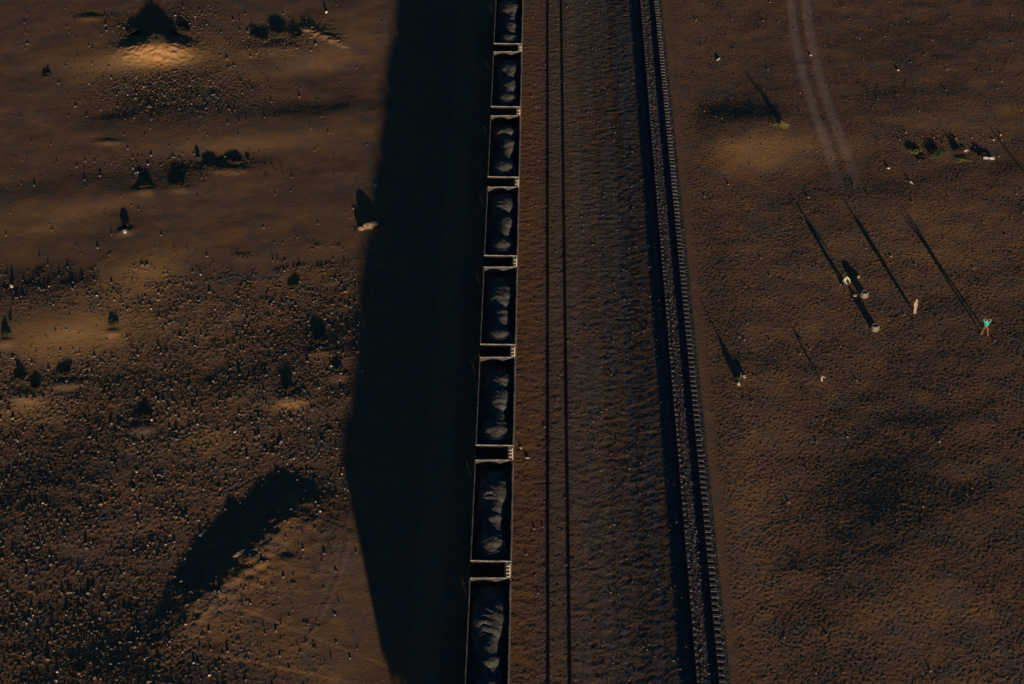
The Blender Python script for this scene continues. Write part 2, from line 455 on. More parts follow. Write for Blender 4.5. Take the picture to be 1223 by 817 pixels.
# ---------------------------------------------------------------- railway tracks
def rail_strip(fn, y0, y1, ztop, step):
    prof = [(-.075, 0), (.075, 0), (.07, .02), (.014, .035), (.012, .19), (.038, .205), (.038, .25), (-.038, .25), (-.038, .205), (-.012, .19), (-.014, .035), (-.07, .02)]
    s = MB(); m = len(prof); ys = np.arange(y0, y1 + step, step)
    for y in ys:
        x = float(fn(y))
        for px, pz in prof: s.v.append((x + px, y, ztop - .25 + pz))
    for a in range(len(ys) - 1):
        for i in range(m):
            j = (i + 1) % m
            s.f.append((a * m + i, a * m + j, (a + 1) * m + j, (a + 1) * m + i))
    return s
Y0, Y1 = 55.0, 330.0
def sleeper_mb(y, xc, top, L=2.7, r=0.0):
    s = MB(); R = Matrix.Rotation(r, 3, 'Z')
    for sg in (-1, 1):                                 # a low middle and two raised rail seats
        s.box((xc + sg * .93, y, top - .09), (.84, .27, .18), R)
    s.box((xc, y, top - .115), (L - 1.64, .22, .15), R)
    return s
def track(label, fn, zt, spacing, m, vis=100, sink=0.0, lab=None, y_near=93.0):
    t = empty('railway_track', (0, 0, 0)); tag(t, label, 'railway track', 'parallel railway tracks')
    for s in (-1, 1):
        r = rail_strip(lambda y: fn(y) + s * GAUGE / 2, Y0, Y1, zt, 3.0).build('rail', M['rail'], t)
    base = MB(); k = 0; rr = random.Random(3)
    ys = np.arange(Y0, Y1, spacing)
    vis_y = [y for y in ys if y >= y_near][:vis]
    for y in ys:
        jit = rr.uniform(-.03, .03); rot = rr.uniform(-.02, .02)
        mb = sleeper_mb(0, 0, 0, r=rot)
        if y in vis_y:
            o = mb.build('sleeper', m, t, bevel=.015)
            o.location = (float(fn(y)) + jit, y, zt - .25 - sink)
        else:
            n = len(base.v)
            base.v += [(a + float(fn(y)) + jit, b + y, c + zt - .25 - sink) for a, b, c in mb.v]
            base.f += [tuple(n + i for i in f) for f in mb.f]
    o = base.build('sleeper', m, t); o['kind'] = 'stuff'
    return t
def crib(zt, fn):  # fastening plates along a track: clips on each rail seat
    pass
track('rightmost railway track raised on grey ballast with pale sleeper ends showing', lambda y: tr3(y) - GAUGE / 2, .30, .68, M['concrete'])
track('middle railway track half buried in brown gravel between train and raised track', lambda y: 1.025, -.90, .68, M['timber'], sink=-.155)
track('leftmost railway track running underneath the coal train', lambda y: -4.405, -.78, .68, M['concrete'])

# ---------------------------------------------------------------- coal wagons
WL, WW, WH = 12.1, 3.2, 3.4       # body length, width, rim above rail
FLOOR = 1.3
def make_wagon():
    t = empty('coal_wagon', (0, 0, 0))
    hl, hw = WL / 2, WW / 2
    for s in (-1, 1):
        b = MB(); b.box((s * (hw - .06), 0, (FLOOR + WH - .08) / 2), (.06, WL - .1, WH - .08 - FLOOR))
        for i in range(9):                              # pressed ribs on the outside
            y = -hl + .4 + i * (WL - .8) / 8
            b.box((s * (hw - .0), y, (FLOOR + WH - .12) / 2), (.085, .16, WH - .14 - FLOOR))
        b.box((s * (hw - .0), 0, FLOOR + .05), (.09, WL, .16))
        b.build('side_wall', M['body'], t, bevel=.008)
        e = MB(); e.box((0, s * (hl - .06), (FLOOR + WH - .08) / 2), (WW - .2, .06, WH - .08 - FLOOR))
        for z in (FLOOR + .35, FLOOR + .95, FLOOR + 1.5):
            e.box((0, s * (hl - .0), z), (WW - .24, .07, .14))
        e.build('end_wall', M['body'], t, bevel=.008)
    r = MB(); z = WH - .04                              # one continuous pale top rim, slightly knocked about
    k = 40
    def ring(off, zz):
        out = []
        a, c = hw - off, hl - off; ch = .12
        path = [(-a, -c), (a, -c), (a, c - ch), (a - ch, c), (-a + ch, c), (-a, c - ch)]
        for i in range(len(path)):
            p, q = path[i], path[(i + 1) % len(path)]
            for j in range(12): 
                u = j / 12; out.append((p[0] + (q[0] - p[0]) * u, p[1] + (q[1] - p[1]) * u, zz))
        return out
    rr = random.Random(5)
    A, B, C_, D = ring(0.0, WH), ring(.08, WH), ring(.08, WH - .06), ring(0.0, WH - .06)
    m = len(A)
    jit = [(rr.uniform(-.015, .015), rr.uniform(-.012, .012)) for _ in range(m)]
    for R_ in (A, B, C_, D):
        r.v += [(x + jit[i][0], y + jit[i][1] * .5, zz + jit[i][1]) for i, (x, y, zz) in enumerate(R_)]
    for a in range(4):
        bq = (a + 1) % 4
        for i in range(m):
            j = (i + 1) % m
            r.f.append((a * m + i, a * m + j, bq * m + j, bq * m + i))
    r.build('top_rim', M['rim'], t)
    f = MB(); f.box((0, 0, FLOOR - .02), (WW - .3, WL - .2, .08)); f.build('floor', M['inner'], t)
    u = MB(); u.box((0, 0, FLOOR - .22), (.42, WL + .6, .3))
    for y in (-5.2, -2.2, 0, 2.2, 5.2): u.box((0, y, FLOOR - .17), (WW - .3, .18, .2))
    u.build('underframe', M['body'], t)
    # corner ladder on the end nearest the viewer, right side
    la = MB(); x0, x1, y = hw - .52, hw - .1, -hl - .16
    for x in (x0, x1): la.box((x, y, 2.1), (.06, .05, 2.3))
    ld = la.build('ladder', M['ladder'], t)
    for k in range(6):
        rg = MB(); rg.box(((x0 + x1) / 2, y, 1.15 + k * .38), (x1 - x0 - .05, .14, .07)); rg.build('rung', M['ladder'], ld)
    la2 = MB()
    for x in (-x0, -x1): la2.box((x, hl + .12, 2.1), (.05, .05, 2.3))
    ld = la2.build('ladder', M['ladder'], t)
    for k in range(6):
        rg = MB(); rg.box((-(x0 + x1) / 2, hl + .12, 1.15 + k * .38), (x1 - x0 - .04, .08, .05)); rg.build('rung', M['ladder'], ld)
    for s in (-1, 1):
        c = MB(); c.box((0, s * (hl + .45), .98), (.22, 1.0, .2)); c.box((.05, s * (hl + .84), .98), (.42, .2, .3))
        c.build('coupler', M['wheel'], t, bevel=.02)
        p = MB(); p.tube((-.35 * s, s * (hl + .05), 1.12), (-.35 * s, s * (hl + .9), .75), .03); p.build('brake_hose', M['black'], t)
        bg_ = MB()
        for sx in (-1, 1):
            bg_.box((sx * 1.02, s * 4.3, .52), (.14, 2.5, .2)); bg_.box((sx * 1.02, s * 4.3, .72), (.16, .9, .3))
            for q in (-.92, .92): bg_.box((sx * 1.02, s * 4.3 + q, .48), (.18, .3, .3))
        bg_.box((0, s * 4.3, .68), (2.1, .45, .25))
        bo = bg_.build('bogie', M['body'], t)
        for q in (-.92, .92):
            wh = MB(); wh.tube((-.95, s * 4.3 + q, .475), (.95, s * 4.3 + q, .475), .08, k=10)
            for sx in (-1, 1):
                wh.lathe([(.0, -.06), (.475, -.06), (.475, .06), (.0, .06)], 24, 'X', (sx * .8, s * 4.3 + q, .475))
                wh.lathe([(.44, -.02), (.51, -.02), (.51, .02), (.44, .02)], 24, 'X', (sx * .8 - sx * .08, s * 4.3 + q, .475), closed=True)
            wh.build('wheelset', M['wheel'], bo)
    return t

def coal_mesh(humps, seed, jag=0.0, ridge=.1):
    nu, nv = 56, 210
    U = np.linspace(-1.52, 1.52, nu); V = np.linspace(-5.97, 5.97, nv)
    u, v = np.meshgrid(U, V)
    r = np.random.default_rng(seed)
    def nz(sc, k):
        out = np.zeros(u.shape)
        for _ in range(k):
            a = r.uniform(0, 2 * math.pi); f = sc * r.uniform(.6, 1.5); ph = r.uniform(0, 6.28)
            out += np.sin((u * math.cos(a) + v * math.sin(a)) * f + ph)
        return out / math.sqrt(k)
    base = -.95 + .03 * nz(3, 8)
    top = np.full(u.shape, -9.0)
    for (vc, hv, hu, h, uc) in humps:
        q = np.sqrt(((v - vc) / hv) ** 2 + ((u - uc) / hu) ** 2) / 1.12 + .035 * nz(4.5, 8)
        top = np.maximum(top, h * .8 + .03 - .72 * np.power(np.maximum(q, 0), 2.2))
    spine = -.07 - .06 * np.sin(v * 1.25 + seed * 1.7) - .30 * ((v + .5) / 4.2) ** 6 - .72 * (np.abs(u - .18 - .08 * np.sin(v * 1.3 + seed)) / .95) ** 2
    top = np.maximum(top, spine)
    z = np.log(np.exp(base * 9) + np.exp(np.maximum(top, -3) * 9)) / 9
    if jag:
        z -= jag * np.maximum(np.sin(v * 9 + 1.5 * np.sin(u * 4)), 0) * np.exp(-((u + .25) / .38) ** 2) * np.exp(-((v - humps[0][0]) / 1.5) ** 2)
    z += .012 * nz(7, 10) + .005 * nz(20, 14) + r.normal(0, .009, u.shape)
    verts = np.stack([u, v, z + WH], -1).reshape(-1, 3)
    # closed body: skirt down to the wagon floor
    idx = np.arange(nu * nv).reshape(nv, nu)
    q = np.stack([idx[:-1, :-1], idx[:-1, 1:], idx[1:, 1:], idx[1:, :-1]], -1).reshape(-1, 4)
    loop = list(idx[0, :]) + list(idx[1:, -1]) + list(idx[-1, -2::-1]) + list(idx[-2:0:-1, 0])
    low = verts[loop].copy(); low[:, 2] = FLOOR + .03
    n = len(verts); L_ = len(loop)
    sk = np.array([[loop[i], n + i, n + (i + 1) % L_, loop[(i + 1) % L_]] for i in range(L_)])
    me = np_mesh('coal_load', np.vstack([verts, low]), np.vstack([q, sk]), True)
    return me

rimz = -.78 + WH
pitch = 13.92
# (humps: along, half-length, half-width, height, across)   along: + is away from the viewer
LOADS = [
    ([(3.2, 2.6, 1.25, .02, .1), (-1.2, 1.6, 1.0, -.05, .2), (-4.3, 1.5, 1.2, .0, .1)], .0),
    ([(2.6, 2.3, 1.2, .0, .2), (-1.0, 2.2, 1.05, .02, .25), (-3.6, 1.6, 1.2, .0, .1)], .0),
    ([(3.2, 1.3, 1.2, -.02, .1), (.6, 2.4, .9, .02, .35), (-3.6, 1.9, 1.25, .04, .0)], .0),
    ([(3.3, 2.2, 1.2, .02, .2), (.0, 2.0, .95, .02, .3), (-3.9, 1.7, 1.2, .03, .1)], .05),
    ([(1.9, 2.7, 1.15, .04, .15), (-1.0, 1.6, .8, -.03, .2), (-4.2, 1.5, 1.25, .06, .1)], .03),
    ([(3.0, 1.7, 1.2, -.02, .25), (.6, 2.6, 1.0, .04, .3), (-3.7, 2.0, 1.3, .06, .1)], .03),
    ([(2.4, 2.6, 1.35, .05, .2), (-.9, 1.5, .9, -.04, .1), (-3.7, 2.0, 1.2, .04, .05)], .12),
    ([(1.9, 3.3, 1.4, .06, .15), (-2.5, 1.3, .9, -.03, .2), (-5.0, 1.3, 1.1, .0, .1)], .13),
    ([(3, 2.5, 1.3, .04, .1), (-1, 2, 1, .0, .2), (-4, 1.8, 1.2, .04, .1)], .05),
    ([(2.2, 2.8, 1.3, .04, .1), (-3.4, 2, 1.2, .04, .1)], .05),
]
WLAB = ['open coal wagon cut off by the top edge of the view', 'second coal wagon from the top of the view, first shown whole',
        'third coal wagon down the train, short against the nearer ones', 'fourth coal wagon down the train, level with the small rocky hump',
        'fifth coal wagon down the train, right beneath the rocky hump', 'sixth coal wagon down the train, beside the shadow bend',
        'seventh coal wagon down the train, last one shown whole', 'nearest coal wagon, cut off by the bottom edge of the view',
        'coal wagon just out of view behind the nearest one', 'unseen rearmost coal wagon, shortened to fit the end of the train shadow']
CLAB = ['coal heap in the wagon cut off at the top', 'long narrow coal heap in the second wagon from the top',
        'coal heap with a hooked upper end in the third wagon', 'broken coal ridge with a rounded lower hump in the fourth wagon',
        'coal heap with a separate oval lower hump in the fifth wagon', 'coal ridge with a broad slanting lower hump in the sixth wagon',
        'notched two-humped coal heap in the last fully shown wagon', 'broad notched coal heap in the nearest wagon',
        'coal heap in the wagon just out of view', 'coal heap in the rearmost wagon']
wag0 = make_wagon()
yfar8 = 107.3                                           # far end of the nearest shown wagon
for i in range(10):
    short = i == 9                                      # unseen last wagon, shortened so the train's shadow ends in place
    yc = yfar8 - WL / 2 + (7 - i) * pitch + (3.0 if short else 0)
    o = wag0 if i == 0 else copy_tree(wag0)
    o.location = (-4.405, yc, -.78)
    tag(o, WLAB[i], 'coal wagon', 'coupled open coal wagons of the train')
    c = link('coal_load', coal_mesh(LOADS[i][0], 100 + i, LOADS[i][1]), M['coal'])
    c.location = o.location
    if short: o.scale.y = c.scale.y = .52
    tag(c, CLAB[i], 'coal heap', 'coal heaped in the wagons')

# ---------------------------------------------------------------- vegetation and stones
def leaf_cloud(n, rx, ry, rz, size, seed, cz=None, flat=.0):
    r = np.random.default_rng(seed)
    k = max(3, n // 60)
    cen = r.normal(0, 1, (k, 3)) * np.array([rx, ry, rz]) * .42; cen[:, 2] = np.abs(cen[:, 2]) + rz * .35
    which = r.integers(0, k, n)
    p = cen[which] + r.normal(0, 1, (n, 3)) * np.array([rx, ry, rz]) * .2
    p[:, 2] = np.clip(p[:, 2], .02, None)
    a = r.normal(0, 1, (n, 3)); a /= np.linalg.norm(a, axis=1)[:, None]
    b = np.cross(a, r.normal(0, 1, (n, 3))); b /= np.linalg.norm(b, axis=1)[:, None]
    s = size * r.uniform(.5, 1.3, (n, 1))
    v = np.stack([p - a * s, p + b * s * .45, p + a * s, p - b * s * .45], 1).reshape(-1, 3)
    f = np.arange(4 * n).reshape(n, 4)
    return v, f
def stems_mb(n, r, h, seed):
    rr = random.Random(seed); s = MB()
    for i in range(n):
        a = rr.uniform(0, 6.28); q = rr.uniform(.2, 1) * r; hh = h * rr.uniform(.5, 1)
        m = (q * .4 * math.cos(a), q * .4 * math.sin(a), hh * .55)
        s.tube((rr.uniform(-.03, .03), rr.uniform(-.03, .03), -.05), m, .02, .013, 5)
        s.tube(m, (q * math.cos(a), q * math.sin(a), hh), .013, .004, 5)
    return s
def shrub(px, py, r, h, m, label, group, seed, ry=None, n=420, leaf=.05, cat='shrub', name='desert_shrub'):
    p = place(px, py); t = empty(name, (p.x, p.y, p.z - .02)); tag(t, label, cat, group)
    h = h * .48 if h < .6 else h * .72
    stems_mb(9, r * .8, h * .9, seed).build('branches', M['stem'], t)
    v, f = leaf_cloud(n, r, ry or r, h, leaf, seed)
    link('foliage', np_mesh('foliage', v, f), M[m], t)
    return t
GS = 'shrubs growing on sand hummocks'
SH = [
 (187, 50, .9, .75, 'leafdark', 'big dark shrub on the tallest hummock near the top left', .9),
 (160, 40, .7, .35, 'leafdark', 'low dark shrub on the left shoulder of the tallest hummock', .7),
 (218, 38, .9, .35, 'leafdark', 'spreading dark shrub on the right shoulder of the tallest hummock', .7),
 (312, 48, .9, .4, 'leafdark', 'left shrub of the dark thicket beside the curved bank at the top', .8),
 (333, 42, 1.0, .5, 'leafdark', 'tallest shrub of the dark thicket beside the curved bank at the top', .8),
 (354, 44, .8, .35, 'leafdark', 'right shrub of the dark thicket beside the curved bank at the top', .8),
 (172, 222, .5, .2, 'leafdark', 'round dark shrub left of the long hollow, upper left', .5),
 (212, 222, .7, .22, 'leafdark', 'low flat shrub at the middle of the long hollow, upper left', .4),
 (252, 200, .6, .25, 'leafdark', 'dark shrub in the right part of the long hollow', .4),
 (282, 194, .8, .25, 'leafdark', 'rightmost dark shrub in the long hollow, upper left', .4),
 (237, 190, .2, .42, 'leafdark', 'thin upright shrub standing over the long hollow', .2),
 (150, 270, .3, .22, 'leafdark', 'small pointed shrub just above the white stone', .3),
 (134, 386, .42, .24, 'leafdark', 'round dark shrub alone among the upper gravel, left', .4),
 (76, 447, .7, .3, 'leafdark', 'wide dark shrub above the pale hummock, far left', .4),
 (22, 456, .5, .35, 'leafdark', 'dark shrub nearest the left edge, above the pale sand', .4),
 (42, 464, .4, .25, 'leafdark', 'small dark shrub right of the one at the left edge', .4),
 (344, 466, .45, .35, 'leafdark', 'dark shrub on the tall hummock right of the gravel field', .4),
 (404, 441, .4, .28, 'leafdark', 'round dark shrub closest to the train shadow', .4),
 (384, 408, .6, .25, 'leafdark', 'loose dark shrub up the slope from the round one near the shadow', .4),
 (6, 400, .35, .4, 'leafdark', 'dark upright shrub touching the left edge of the view', .35),
 (170, 500, .6, .28, 'leafdark', 'dark shrub low in the middle of the gravel field', .4),
 (352, 343, .45, .22, 'leafdark', 'dark shrub at the top right corner of the gravel field', .4),
 (55, 92, .4, .28, 'leafdark', 'bristly dark shrub alone in the smooth sand, far upper left', .4),
]
for i, (px, py, r, h, m, lab, ry) in enumerate(SH):
    shrub(px, py, r, h, m, lab, GS, 200 + i, ry=ry, n=int(900 + 1300 * r), leaf=.065)
shrub(937, 152, .65, .62, 'leafyellow', 'yellow green shrub left of the wheel ruts with a long dark shadow', None, 301, ry=.45, n=900)
GR = 'shrubs in the loose row at the upper right'
for i, (px, py, r, h, m, lab) in enumerate([
 (1118, 186, .8, .45, 'leafgreen', 'green shrub in the middle of the row at the upper right'),
 (1146, 181, .5, .5, 'leafdark', 'tallest dark shrub of the row at the upper right'),
 (1093, 182, .6, .4, 'leafyellow', 'small olive shrub at the left end of the row'),
 (1102, 190, .45, .22, 'leafdark', 'low brown shrub just left of the green one'),
 (1172, 185, .45, .22, 'leafdark', 'low shrub between the white litter and the tallest dark one')]):
    shrub(px, py, r, h, m, lab, GR, 320 + i, n=1300, leaf=.06)
shrub(1150, 190, .9, .12, 'leafyellow', 'flat yellowish grass patch in front of the tallest dark shrub', None, 340, ry=.5, n=1400, cat='grass patch', name='grass_patch')

def ico(seed, sx, sy, sz, sub=2, rough=.18):
    bm = bmesh.new(); bmesh.ops.create_icosphere(bm, subdivisions=sub, radius=1)
    rr = random.Random(seed); ph = [rr.uniform(0, 6.28) for _ in range(6)]
    for v in bm.verts:
        c = v.co; k = 1 + rough * (math.sin(3 * c.x + ph[0]) + math.sin(4 * c.y + ph[1]) + math.sin(5 * c.z + ph[2])) * .5 + rr.uniform(-rough, rough) * .35
        v.co = Vector((c.x * k * sx, c.y * k * sy, c.z * k * sz))
    me = bpy.data.meshes.new('rock'); bm.to_mesh(me); bm.free(); return me
def rock(name, px, py, s, m, label, cat, seed, group=None, dz=.25, sub=3):
    p = place(px, py); o = link(name, ico(seed, *s, sub=sub), M[m]); o.location = (p.x, p.y, p.z + s[2] * dz)
    o.rotation_euler = (0, 0, seed % 6); tag(o, label, cat, group); return o
# rocky hump at the edge of the train's shadow
o = rock('rock_hump', 443, 270, (.95, .6, .42), 'rock', 'sunlit rocky hump poking out of the train shadow edge', 'rock', 12, dz=.3, sub=4)
o.rotation_euler = (0, 0, .25)
rock('boulder', 432, 274, (.35, .3, .3), 'rock', 'small boulder left of the sunlit rocky hump', 'rock', 15)
rock('stone', 149, 277, (.32, .2, .18), 'chalk', 'white stone at the foot of the small pointed shrub', 'stone', 17)
rock('stone', 285, 661, (.55, .3, .16), 'rock', 'large pale stone lying in the shaded hollow', 'stone', 22)
rock('stone', 968, 66, (.17, .13, .09), 'chalk', 'pale stone lying in the left wheel rut', 'stone', 23)
rock('stone', 1073, 84, (.17, .13, .09), 'chalk', 'white stone alone right of the wheel ruts', 'stone', 25)
rock('stone', 14, 342, (.25, .2, .16), 'chalk', 'white stone at the left edge above the gravel field', 'stone', 26)
rock('stone', 390, 15, (.2, .15, .14), 'chalk', 'pale stone above the curved bank at the top', 'stone', 28)
rock('stone', 622, 535, (.15, .12, .06), 'chalk', 'upper white stone of the pair beside the train', 'stone', 29)
rock('stone', 630, 547, (.17, .12, .06), 'chalk', 'lower white stone of the pair beside the train', 'stone', 30)
rock('stone', 858, 71, (.4, .12, .1), 'chalk', 'long pale stone just right of the raised track near the top', 'stone', 31)
rock('stone', 1088, 218, (.35, .12, .1), 'chalk', 'thin white stone below the row of shrubs', 'stone', 32)
rock('stone', 1061, 201, (.17, .13, .09), 'chalk', 'white stone left of the row of shrubs', 'stone', 33)

def sheet_litter(px, py, w_, h_, label, seed):
    p = place(px, py); rr = random.Random(seed); s = MB(); n = 8
    for k in (0, 1):
        for j in range(4):
            for i in range(n):
                s.v.append(((i / (n - 1) - .5) * w_, (j / 3 - .5) * h_, .05 + rr.uniform(0, .10) + k * .012))
    for j in range(3):
        for i in range(n - 1):
            a = j * n + i; s.f.append((a, a + 1, a + n + 1, a + n)); b = a + 4 * n; s.f.append((b + n, b + n + 1, b + 1, b))
    o = s.build('plastic_sheet', M['litter']); o.location = p; o.rotation_euler = (0.25, 0, rr.uniform(-.1, .15)); tag(o, label, 'litter')
sheet_litter(1181, 190, 1.15, .3, 'crumpled white plastic sheet right of the row of shrubs', 3)
sheet_litter(1154, 181, .45, .25, 'small white plastic scrap at the foot of the tallest dark shrub', 4)

# uncounted stones and tufts -----------------------------------------------------
ICO = bmesh.new(); bmesh.ops.create_icosphere(ICO, subdivisions=1, radius=1)
IV = np.array([v.co[:] for v in ICO.verts]); IF = np.array([[v.index for v in f.verts] for f in ICO.faces]); ICO.free()
def scatter_pts(n, mask, seed, power=1.0, x0=-70, x1=60, y0=90, y1=210):
    r = np.random.default_rng(seed); X, Y = [], []
    tot = 0
    while tot < n:
        x = r.uniform(x0, x1, n * 3); y = r.uniform(y0, y1, n * 3)
        i = ((x - FX[0]) / .125).astype(int).clip(0, NX - 1); j = ((y - FY[0]) / .14).astype(int).clip(0, NY - 1)
        k = r.random(n * 3) < mask[j, i] ** power
        X.append(x[k]); Y.append(y[k]); tot += k.sum()
    return np.concatenate(X)[:n], np.concatenate(Y)[:n]
def stones(name, n, mask, smin, smax, m, seed, label, cat):
    r = np.random.default_rng(seed + 1); x, y = scatter_pts(n, mask, seed)
    s = smin + (smax - smin) * r.random(n) ** 3.0
    sc = np.stack([s * r.uniform(.8, 1.5, n), s * r.uniform(.7, 1.2, n), s * r.uniform(.5, .95, n)], -1)
    a = r.uniform(0, 6.28, n); V = IV[None] * (1 + r.normal(0, .13, (n, len(IV), 1))) * sc[:, None]
    ca, sa = np.cos(a)[:, None], np.sin(a)[:, None]
    VX = V[..., 0] * ca - V[..., 1] * sa + x[:, None]; VY = V[..., 0] * sa + V[..., 1] * ca + y[:, None]
    VZ = V[..., 2] + (gz(x, y) + s * .25)[:, None]
    F = (IF[None] + (np.arange(n) * len(IV))[:, None, None]).reshape(-1, 3)
    o = link(name, np_mesh(name, np.stack([VX, VY, VZ], -1).reshape(-1, 3), F), M[m])
    tag(o, label, cat, kind='stuff')
def tufts(name, n, mask, hmin, hmax, m, seed, label, cat, blades=9):
    r = np.random.default_rng(seed + 1); x, y = scatter_pts(n, mask, seed)
    h = hmin + (hmax - hmin) * r.random(n) ** 2.5; z = gz(x, y)
    N_ = n * blades; bx = np.repeat(x, blades); by = np.repeat(y, blades); bz = np.repeat(z, blades); bh = np.repeat(h, blades)
    a = r.uniform(0, 6.28, N_); sp = bh * r.uniform(.2, 1.3, N_); wd = .018 + bh * .12
    p0 = np.stack([bx + np.cos(a + 1.57) * wd, by + np.sin(a + 1.57) * wd, bz - .01], -1)
    p1 = np.stack([bx - np.cos(a + 1.57) * wd, by - np.sin(a + 1.57) * wd, bz - .01], -1)
    p2 = np.stack([bx + np.cos(a) * sp, by + np.sin(a) * sp, bz + bh * r.uniform(.5, 1, N_)], -1)
    V = np.stack([p0, p1, p2], 1).reshape(-1, 3); F = np.arange(3 * N_).reshape(-1, 3)
    o = link(name, np_mesh(name, V, F), M[m]); tag(o, label, cat, kind='stuff')
grd = np.ones(GX.shape)
nofly = 1 - sstep(-7.2, -6.4, SX) * sstep(-1.8, -2.4, SX)
rail2 = 1 - .0 * GX
fieldm = np.clip(rough, 0, 1) * nofly * (.25 + .75 * sstep(-.9, .8, spec_noise(.9, 3.5, 82)))
openm = (.12 + .0 * GX) * nofly * (1 - onbed3) * away
stones('field_stones', 7000, fieldm ** 1.5, .035, .13, 'stone', 61, 'stones strewn thickly over the rough ground left of the train', 'stones')
stones('scattered_pebbles', 2000, openm, .03, .11, 'stone', 63, 'pebbles lying here and there on the smooth sandy ground', 'pebbles')
midm = mid * sstep(-2.4, -1.8, SX) * sstep(10.4, 9.5, SX)
stones('loose_ballast', 1500, midm, .025, .075, 'stone', 65, 'loose stones over the gravel between the tracks', 'gravel')
b3 = sstep(9.8, 10.2, SX) * sstep(13.6, 13.3, SX)
stones('track_ballast', 5200, b3, .03, .07, 'stone', 67, 'grey ballast stones lying between the sleepers of the raised track', 'gravel')
stones('pale_field_stones', 480, fieldm, .04, .12, 'chalk', 69, 'pale stones glinting here and there in the rough ground', 'stones')
tufts('dry_scrub', 6500, fieldm, .04, .17, 'stem', 71, 'low dry scrub growing all over the rough ground left of the train', 'scrub')
tufts('dry_grass', 6000, fieldm, .03, .12, 'straw', 73, 'pale dry grass tufts among the stones left of the train', 'grass')
tufts('sparse_grass', 900, openm, .04, .2, 'straw', 75, 'sparse dry grass on the open sand', 'grass')

# ---------------------------------------------------------------- things on the right
def skin_mesh(name, joints, edges, m, parent=None, sub=2, root=0):
    me = bpy.data.meshes.new(name); me.from_pydata([j[:3] for j in joints], edges, []); me.update()
    o = bpy.data.objects.new(name, me); COL.objects.link(o)
    md = o.modifiers.new('skin', 'SKIN'); md.use_smooth_shade = True
    sv = me.skin_vertices[0].data
    for i, j in enumerate(joints):
        rx = j[3]; ry = j[4] if len(j) > 4 else rx
        sv[i].radius = (rx, ry); sv[i].use_root = (i == root)
    if sub:
        s = o.modifiers.new('sub', 'SUBSURF'); s.levels = sub; s.render_levels = sub
    dg = bpy.context.evaluated_depsgraph_get(); dg.update()
    new = bpy.data.meshes.new_from_object(o.evaluated_get(dg))
    bpy.data.objects.remove(o); new.name = name
    new.materials.clear()
    o = bpy.data.objects.new(name, new); COL.objects.link(o); new.materials.append(m)
    new.shade_smooth()
    if parent: o.parent = parent
    return o

